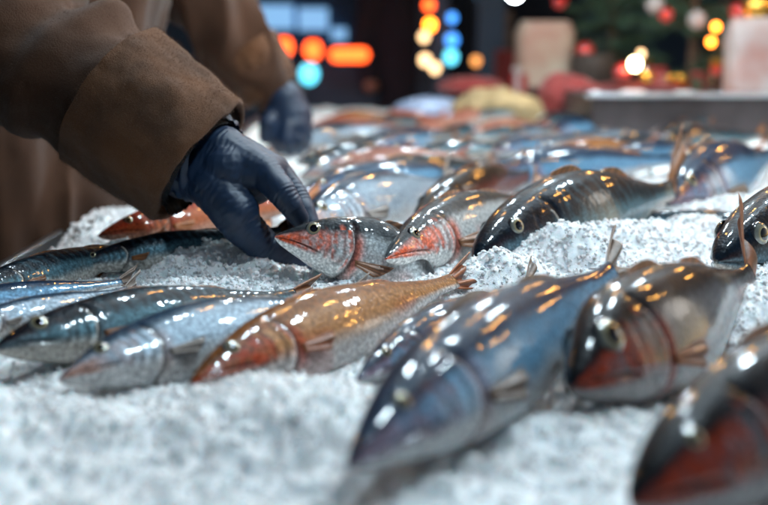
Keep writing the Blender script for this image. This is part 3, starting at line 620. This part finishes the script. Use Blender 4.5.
def lumpy(name, label, c, r, sc, m, cat, n=.12):
    b = bmesh.new(); bmesh.ops.create_icosphere(b, subdivisions=5, radius=r); v_ = np.array([q.co[:] for q in b.verts]); f = [[q.index for q in t.verts] for t in b.faces]; b.free()
    v_ = v_ * np.array(sc); v_ = v_ * (1 + n * 2 * fbm(v_ * 1.6 / r + c[0] * 7, 3))[:, None]; lo = -r * sc[2] * .75; v_[:, 2] = np.where(v_[:, 2] < lo, lo + (v_[:, 2] - lo) * .2, v_[:, 2]); o = meshobj(name, v_, f, m); o.location = c; return tag(o, label, cat)
lumpy('sack', 'pale yellow lumpy sack lying behind the middle of the ice', D(497, 108, 2.5), .055, (1.9, 1.2, .75), YEL, 'sack', .2)
lumpy('wrapped_parcel', 'pale blue film wrapped parcel left of the yellow sack', D(428, 108, 2.7), .04, (2.0, 1.2, .7), PBLUE, 'parcel')
lumpy('cloth_bundle', 'bunched red cloth right of the yellow sack', D(568, 97, 2.55), .055, (1.3, 1.0, .95), REDC, 'cloth', .2)
lumpy('red_parcel', 'flat red wrapped parcel behind the yellow sack', D(470, 86, 2.9), .045, (2.0, 1.0, .55), REDC, 'parcel', .1)
lumpy('cloth_roll', 'long folded red cloth lying under the fir branches', D(632, 91, 2.75), .045, (2.5, 1.0, .55), REDC, 'cloth', .12)
pot = empty('basket', D(592, 88, 2.9), 'dark round basket between the cream carton and fir tree', 'basket')
box_lathe('basket_bowl', DARK, pot, [(.035, 0), (.052, .02), (.060, .05), (.058, .085), (.050, .092), (.046, .08), (.030, .06)])
tag(MB().ball(D(585, 52, 2.9), .026).build('bauble', REDB, smooth=True), 'dark red bauble lying on top of the round basket', 'bauble')
# back table for the goods
bt = empty('back_table', (1.0, 3.05, -.88), 'wooden side table behind the fish carrying cartons and greenery', 'table')
MB().box((-.9, -.27, .72), (1.6, .45, .76), .003).build('table_top', WOOD, bt)
for x in (-.84, 1.52):
    for y in (-.2, .38): MB().box((x - .03, y - .03, 0), (x + .03, y + .03, .718), .003).build('leg', WOOD, bt)

GRN = mat('green gift paper', (.03, .10, .05), .5, noise=.3, nscale=20); TAN = mat('kraft board', (.30, .19, .10), .8, noise=.3, nscale=10); BROWNG = mat('dark glass jar', (.05, .02, .012), .1, coat=1); REDP = mat('red gift paper', (.30, .02, .02), .35, noise=.25, nscale=30, coat=.4); PALE = mat('pale printed paper', (.34, .30, .28), .6, noise=.4, nscale=25, col2=(.30, .06, .05))
def gift(x, y, d, w_, h_, m, rib, label):
    t = empty('gift_box', D(x, y, d), label, 'gift box', 'gift boxes and tins behind the steel tray'); MB().box((-w_, -w_ * .7, 0), (w_, w_ * .7, h_), .004, rot=x * .7).build('box', m, t)
    b = MB(); b.box((-w_ * 1.02, -.008, -.0), (w_ * 1.02, .008, h_ + .003), .001, rot=x * .7); b.box((-.008, -w_ * .72, -.0), (.008, w_ * .72, h_ + .0045), .001, rot=x * .7); b.ball((-.014, 0, h_ + .01), .013, (1.2, .6, .7)); b.ball((.014, 0, h_ + .01), .013, (1.2, .6, .7)); b.build('ribbon', rib, t, True)
gift(655, 97, 2.85, .035, .06, PALE, REDP, 'pale printed box with red ribbon at the foot of the fir tree'); gift(676, 97, 2.8, .03, .04, REDP, GOLD, 'small red box with gold ribbon above the tray rim'); gift(702, 98, 2.8, .034, .05, GRN, REDP, 'dark green box left of the white paper bag')
gift(522, 92, 2.95, .03, .05, REDP, WHT, 'red box beside the cream carton foot'); gift(612, 86, 3.2, .04, .08, PALE, GRN, 'pale printed box with green ribbon right of the basket'); gift(727, 62, 3.3, .04, .16, TAN, REDP, 'tall kraft box peeping from behind the paper bag')
for k, (x, y, d) in enumerate([(580, 84, 3.15), (642, 93, 3.0), (716, 95, 2.75)]):
    j = empty('jar', D(x, y, d), ['dark glass jar behind the round basket', 'dark glass jar left of the small red box', 'dark glass jar touching the white paper bag'][k], 'jar', 'dark jars on the side table'); box_lathe('glass', BROWNG, j, [(.024, 0), (.028, .01), (.028, .06), (.02, .072), (.02, .076)]); MB().cone((0, 0, .077), (0, 0, .09), .022, .022, 24).build('lid', GOLD, j)
WARM = lambda s: mat('warm bulb glass', (1, .8, .5), .3, emit=(1, .46, .09), estr=s)
E_WARM = WARM(230); E_WHITE = mat('white lamp glass', (1, 1, 1), .3, emit=(.70, .89, 1), estr=470); E_GLOBE = mat('white globe lamp glass', (1, 1, 1), .3, emit=(.85, .94, 1), estr=30); E_CREAM = mat('cream bulb glass', (1, .9, .7), .3, emit=(1, .80, .42), estr=20)
E_RED = mat('red orange lamp glass', (1, .3, .1), .3, emit=(1, .085, .012), estr=3.5); E_CYAN = mat('cyan lamp glass', (.2, .8, 1), .3, emit=(.10, .60, .80), estr=2); E_BLUE = mat('blue lamp glass', (.1, .3, 1), .3, emit=(.03, .18, .55), estr=3)
E_ORANGE = mat('orange lamp glass', (1, .5, .1), .3, emit=(1, .20, .012), estr=9); E_DIM = mat('dim amber lamp glass', (1, .6, .3), .3, emit=(.8, .5, .25), estr=3); E_PANE = mat('lit shop window', (.3, .5, .8), .2, emit=(.16, .42, .70), estr=.6)
SOCK = mat('black socket', (.01, .01, .01), .5)
def bulb(loc, r, em, label, group, cat='light bulb'):
    e = empty('light_bulb', loc, label, cat, group); MB().ball((0, 0, 0), r, (1, 1, 1.15), 16).build('glass', em, e, True); MB().cone((0, 0, r * 1.0), (0, 0, r * 2.0), r * .5, r * .45, 12).build('socket', SOCK, e); return e

def fir(label, base, height, rad, seed, em_spots=()):
    t = empty('fir_tree', base, label, 'fir tree', 'decorated little fir trees behind the fish'); r = random.Random(seed)
    MB().cone((0, 0, 0), (0, 0, height), .014, .003, 10).build('trunk', BARK, t)
    vs, fs = [], []
    def needle(p, d, ln, w_):
        s = d.cross(Vector((r.random() - .5, r.random() - .5, r.random() - .5))).normalized() * w_; k = len(vs); vs.extend([p - s, p + s, p + d * ln]); fs.append((k, k + 1, k + 2))
    br = MB()
    for i in range(120):
        s = .06 + .92 * r.random() ** .9; z = s * height; a = r.random() * 6.283; ln = rad * (1.08 - s) * (.65 + .5 * r.random()); d = Vector((math.cos(a), math.sin(a), -.12 + .5 * s)).normalized(); p0 = Vector((0, 0, z))
        br.cone(p0, p0 + d * ln, .003, .001, 5)
        for q in range(int(22 + 140 * ln / rad)):
            u_ = r.random() ** .7; pp = p0 + d * ln * u_; dd = (d * .7 + Vector((r.gauss(0, .6), r.gauss(0, .6), r.gauss(0, .5)))).normalized(); needle(pp, dd, .018 + .014 * r.random(), .0022)
    br.build('branches', BARK, t); meshobj('crown', vs, fs, GREEN, t, smooth=False)
    return t
t1 = fir('small fir tree in the middle with white lamp glow in front', D(610, 98, 3.15), .62, .17, 3)
t2 = fir('fuller fir tree left of the white paper bag', D(690, 98, 2.95), .60, .21, 4)
t3 = fir('fir tree behind the white paper bag at the right edge', D(760, 95, 3.3), .66, .24, 5)
for k, (x, y, d, m, r_b, lab) in enumerate([(560, 2, 2.95, REDB, .02, 'red bauble high on the left fir branches'), (666, 15, 2.7, REDB, .018, 'red bauble between the two nearer fir trees'), (738, 12, 2.7, REDB, .022, 'red bauble just left of the gold bauble'), (757, 8, 2.6, GOLD, .034, 'large gold bauble above the white paper bag'), (647, 76, 2.7, GOLD, .016, 'gold bauble just above the red cloth'), (622, 72, 2.7, REDB, .022, 'deep red bauble just left of the glowing cream bulb'), (697, 20, 2.68, WHT, .022, 'white bauble on the fuller fir tree'), (716, 70, 2.7, REDB, .014, 'small red bauble low on the fuller fir tree'), (655, 5, 2.72, WHT, .022, 'white bauble at the top between the fir trees')]):
    tag(MB().ball(D(x, y, d), r_b, n=24).build('bauble', m, smooth=True), lab, 'bauble', 'baubles on the fir trees')
FG = 'bulbs glowing among the fir branches'
for x, y, d, r_b, em, lab in [(635, 64, 2.66, .009, E_CREAM, 'brightest cream bulb glowing above the red cloth'), (716, 27, 2.62, .006, E_ORANGE, 'upper of two amber bulbs near the white bag'), (711, 42, 2.62, .006, E_ORANGE, 'lower of two amber bulbs near the white bag'), (641, 54, 2.8, .006, E_DIM, 'faint white bulb right above the brightest cream bulb')]:
    bulb(D(x, y, d), r_b * 1.5, em, lab, FG)

# ------------------------------------------------------------------ the market beyond
GROUND = mat('wet cobbles', (.06, .06, .065), .35, noise=.4, nscale=3, bump=.01, bscale=12)
g = meshobj('ground', [(-60, -40, -.88), (60, -40, -.88), (60, 90, -.88), (-60, 90, -.88)], [(0, 1, 2, 3)], GROUND, smooth=False); tag(g, kind='structure')
NAVY = mat('dark blue painted boards', (.05, .11, .19), .6, noise=.4, nscale=3, bump=.003, bscale=10, stretch=(1, 1, 6)); SHADE = mat('dark plaster', (.09, .13, .18), .85, noise=.3, nscale=2, bump=.005, bscale=8); ROOF = mat('dark canvas', (.02, .025, .035), .8, bump=.004, bscale=10)
BLUEP = mat('blue painted post', (.03, .09, .17), .5)
# far facade
fc = empty('building', (0, 10, -.88), 'dark building closing the market square, two lit blue shop windows', 'building')
MB().box((-14, 0, 0), (14, 4, 6.5)).build('wall', SHADE, fc); MB().box((-14.3, -.4, 6.52), (14.3, 4.3, 6.8), .02).build('roof', ROOF, fc)
for i, x in enumerate((-6, -3.6, 1.2, 3.6, 6)):
    wn = MB().box((x - .6, -.05, 3.4), (x + .6, -.002, 5.0), .01).build('window', NAVY, fc); MB().box((x - .5, -.07, 3.5), (x + .5, -.052, 4.9)).build('pane', mat('dark glass', (.02, .03, .05), .1), wn)
for x0, x1 in ((-1.6, -.75), (.65, 1.4)):
    wn = MB().box((x0 - .08, -.06, .85), (x1 + .08, -.002, 2.3), .01).build('window', NAVY, fc); MB().box((x0, -.08, .95), (x1, -.062, 2.2)).build('pane', E_PANE, wn)
# kiosk with lit blue displays, left of centre
kk = empty('market_kiosk', (-.75, 5.4, -.88), 'dark blue market kiosk with glowing pale blue panels behind the far hand', 'kiosk')
MB().box((-1.2, 0, 0), (1.0, 1.2, .98), .01).build('counter', NAVY, kk)
MB().box((-1.2, .9, .985), (1.0, 1.2, 2.4), .01).build('wall', NAVY, kk); MB().box((-1.4, -.4, 2.42), (1.2, 1.3, 2.5), .01).build('roof', ROOF, kk)
E_DISP = mat('lit pale blue display', (.5, .7, 1), .3, emit=(.22, .50, .85), estr=.55)
for x0, x1, y0, y1 in ((255, 292, 5, 29), (298, 327, 8, 30), (331, 346, 28, 40), (300, 322, 84, 98)):
    a = D(x0, y1, 6.2) - kk.location; b = D(x1, y0, 6.2) - kk.location; MB().box((a.x, .85, a.z), (b.x, .895, b.z), .004).build('display_panel', E_DISP if y0 < 80 else E_PANE, kk)
for x in (-1.15, .95): MB().box((x - .04, -.3, 0), (x + .04, -.22, 2.42), .004).build('post', NAVY, kk)
KG = 'red orange lamps on the kiosk counter'
for x, y, d, lab in ((284, 47, 5.1, 'leftmost red orange lamp on the kiosk'), (313, 50, 5.1, 'middle red orange lamp on the kiosk'), ):
    bulb(D(x, y, d), .040, E_RED, lab, KG, 'lamp')
tube = empty('tube_lamp', D(350, 55, 4.9), 'short red orange tube lamp right of the two round ones', 'lamp', KG); MB().cap([((-.06, 0, 0), .030), ((.055, 0, 0), .030)]).build('glass', E_RED, tube, True); MB().box((-.1, .033, -.01), (.1, .045, .01)).build('bracket', SOCK, tube)
bulb(D(309, 74, 5.1), .042, E_CYAN, 'cyan lamp under the red orange lamps', 'cool lamps in the market', 'lamp')
# hanging string of bulbs on a dark pole
pl = empty('lamp_pole', D(440, 110, 4.6), 'dark pole strung with coloured bulbs in the middle background', 'pole'); pl.location.z = -.88
MB().cone((0, 0, 0), (0, 0, 2.4), .04, .03, 16).build('pole', NAVY, pl); MB().cone((0, 0, 0), (0, 0, .06), .16, .13, 24).build('base', NAVY, pl)
SG = 'coloured bulbs strung on the dark pole'
for x, y, r_b, em, lab in ((429, 5, .014, E_RED, 'topmost red bulb on the dark pole'), (430, 25, .014, E_ORANGE, 'vivid orange bulb on the dark pole'), (424, 37, .012, E_DIM, 'dim amber bulb under the vivid orange one'), (425, 60, .014, E_DIM, 'left one of the low pale bulbs on the pole'), (435, 68, .013, E_DIM, 'right one of the low pale bulbs on the pole'), (452, 40, .016, E_BLUE, 'blue bulb on the dark pole'), (451, 57, .017, E_CYAN, 'teal bulb beneath the blue bulb'), (452, 18, .012, E_BLUE, 'upper faint blue bulb on the pole'), (476, 61, .012, mat('faint amber', (1, .5, .2), .3, emit=(.5, .18, .04), estr=2.5), 'faint amber bulb at the blue post')):
    bulb(D(x, y, 4.4), r_b * 1.5, em, lab, SG)
bp_ = empty('banner_post', D(490, 110, 4.7), 'square blue post right of the coloured bulbs', 'post'); bp_.location.z = -.88; MB().box((-.06, 0, 0), (.06, .1, 2.2), .004).build('post', BLUEP, bp_); MB().box((-.12, -.04, 0), (.12, .14, .05), .004).build('base', NAVY, bp_)
rs = empty('sign_board', D(507, 100, 4.2), 'narrow red board behind the cream carton', 'board'); rs.location.z = -.88; MB().box((-.05, 0, .75), (.03, .03, 1.05), .004).build('board', REDC, rs); MB().box((-.01, .032, 0), (.02, .05, 1.2), .003).build('stake', WOOD, rs)
# dark shoppers
def shopper(label, x, y, hgt, m, face):
    p_ = empty('person', (x, y, -.88), label, 'person', 'shoppers standing in the dark background'); b = MB(); s = hgt / 1.75
    b.ball((0, 0, 1.62 * s), .095 * s, (.85, 1, 1.25)); b.cap([((0, 0, 1.35 * s), .06 * s), ((0, 0, 1.52 * s), .055 * s)])
    for q in (-1, 1):
        b.cap([((q * .02, 0, 1.40 * s), .06 * s), ((q * .18 * s, 0, 1.37 * s), .065 * s), ((q * .24 * s, .02, 1.08 * s), .05 * s), ((q * .22 * s, -.1, .86 * s), .038 * s)])
        b.cap([((q * .09 * s, 0, .92 * s), .10 * s), ((q * .10 * s, 0, .5 * s), .065 * s), ((q * .1 * s, .02, .08 * s), .045 * s), ((q * .1 * s, -.12, .04 * s), .04 * s)])
    b.cap([((0, 0, 1.25 * s), .15 * s), ((0, 0, .95 * s), .14 * s)]); b.skin('body', SKIN, .014, 3, p_)
    c_ = MB(); c_.cap([((0, 0, 1.30 * s), .17 * s), ((0, 0, 1.0 * s), .18 * s), ((0, 0, .68 * s), .19 * s)])
    for q in (-1, 1): c_.cap([((q * .06, 0, 1.42 * s), .07 * s), ((q * .18 * s, 0, 1.38 * s), .085 * s), ((q * .25 * s, .02, 1.08 * s), .07 * s), ((q * .225 * s, -.08, .90 * s), .055 * s)])
    c_.skin('coat', m, .014, 4, p_, lambda co, no: .012 * fbm(co * 12, 2))
    t_ = MB(); [t_.cap([((q * .09 * s, 0, .75 * s), .11 * s), ((q * .1 * s, 0, .5 * s), .08 * s), ((q * .1 * s, .02, .09 * s), .065 * s)]) for q in (-1, 1)]; t_.skin('trousers', JEANS, .014, 3, p_)
    MB().ball((0, .01, 1.65 * s), .108 * s, (.88, 1, 1.1)).build('hat', CAPM, p_, True)
BLK = mat('black winter coat', (.02, .028, .045), .8, bump=.004, bscale=60); MAR = mat('dark maroon coat', (.016, .009, .011), .8, bump=.004, bscale=60)
shopper('shopper in a black coat standing between kiosk and bulbs', .16, 5.4, 1.78, BLK, 0); shopper('shopper in a dark maroon coat left of the black coated one', -.12, 7.2, 1.7, MAR, 0); shopper('shopper in black beyond the blue post', .82, 6.2, 1.8, BLK, 0)

# ------------------------------------------------------------------ lamps over the stall, and a canopy added to block the sky
sf_ = empty('added_canopy', (.4, 1.6, -.88), 'added unseen dark canopy on wooden posts, blocking sky light from the fish table', 'canopy')  # unseen canopy, added to cut sky light and keep fish reflections dark
for x in (-1.7, 1.75):
    for y in (-1.5, 2.2): MB().box((x - .03, y - .03, 0), (x + .03, y + .03, 2.18), .004).build('post', WOOD, sf_)
MB().box((-1.9, -1.7, 2.30), (1.95, 2.4, 2.312)).build('canvas', ROOF, sf_)
for y in (-1.5, -.6, .3, 1.2, 2.2): MB().box((-1.8, y - .02, 2.25), (1.85, y + .02, 2.29), .003).build('beam', WOOD, sf_)
def pendant(x, y, z, r_, label):
    e = empty('pendant_lamp', (x, y, z), label, 'lamp', 'pendant lamps over the stall'); 
    box_lathe('shade', SOCK, e, [(.02, .10), (.05, .09), (r_ * 1.25, .0), (r_ * 1.3, -.005), (r_ * 1.22, 0), (.045, .085)]); MB().ball((0, 0, .01), r_ * .8, (1, 1, .5), 24).build('glass', E_WHITE, e, True)
    MB().cone((0, 0, .1), (0, 0, 1.36 - z), .003, .003, 6).build('cord', SOCK, e)
for k, (x, y, z) in enumerate([(.0, 2.3, .95), (.45, 2.0, .9), (.9, 1.7, .95), (.12, 1.25, 1.1), (.62, 1.15, 1.0), (.40, .62, 1.1)]):  # the last one, over the front, is added to brighten the near ice
    pendant(x, y, z, .038, ['pendant lamp above the rosy fish', 'pendant lamp over the middle of the far ice', 'pendant lamp above the steel tray end', 'pendant lamp over the held fish', 'pendant lamp over the fish with the standing tail', 'added pendant lamp brightening the ice at the front of the table'][k])
wl = D(515, -7, 3.6); e = empty('pendant_lamp', wl, 'white globe lamp cut by the top edge of the photo', 'lamp', 'pendant lamps over the stall'); MB().ball((0, 0, 0), .024, n=20).build('glass', E_GLOBE, e, True); MB().cone((0, 0, .028), (0, 0, .9), .003, .003, 6).build('cord', SOCK, e)
for row, (y, z0, n) in enumerate([(1.35, .80, 6), (2.3, .62, 6)]):
    wire = empty('light_string', (0, y, z0), ['nearer cable of warm bulbs strung over the ice', 'farther cable of warm bulbs strung over the ice'][row], 'string lights'); cv = []
    for i in range(61):
        x = -1.25 + 3.3 * i / 60; cv.append((Vector((x, 0, .10 * (2 * i / 60 - 1) ** 2 + .04)), .003))
    w_ = MB(); [w_.cone(a[0], b[0], .003, .003, 6) for a, b in zip(cv, cv[1:])]; w_.build('cable', SOCK, wire)
    for i in range(n):
        j = 8 + row * 4 + i * 8; p_ = cv[j][0]; em = E_WARM; gl = MB().ball(p_ - Vector((0, 0, .046)), .012, (1, 1, 1.2), 14).build('bulb', em, wire, True); MB().cone(p_ - Vector((0, 0, .032)), p_ - Vector((0, 0, .002)), .007, .007, 10).build('socket', SOCK, gl)
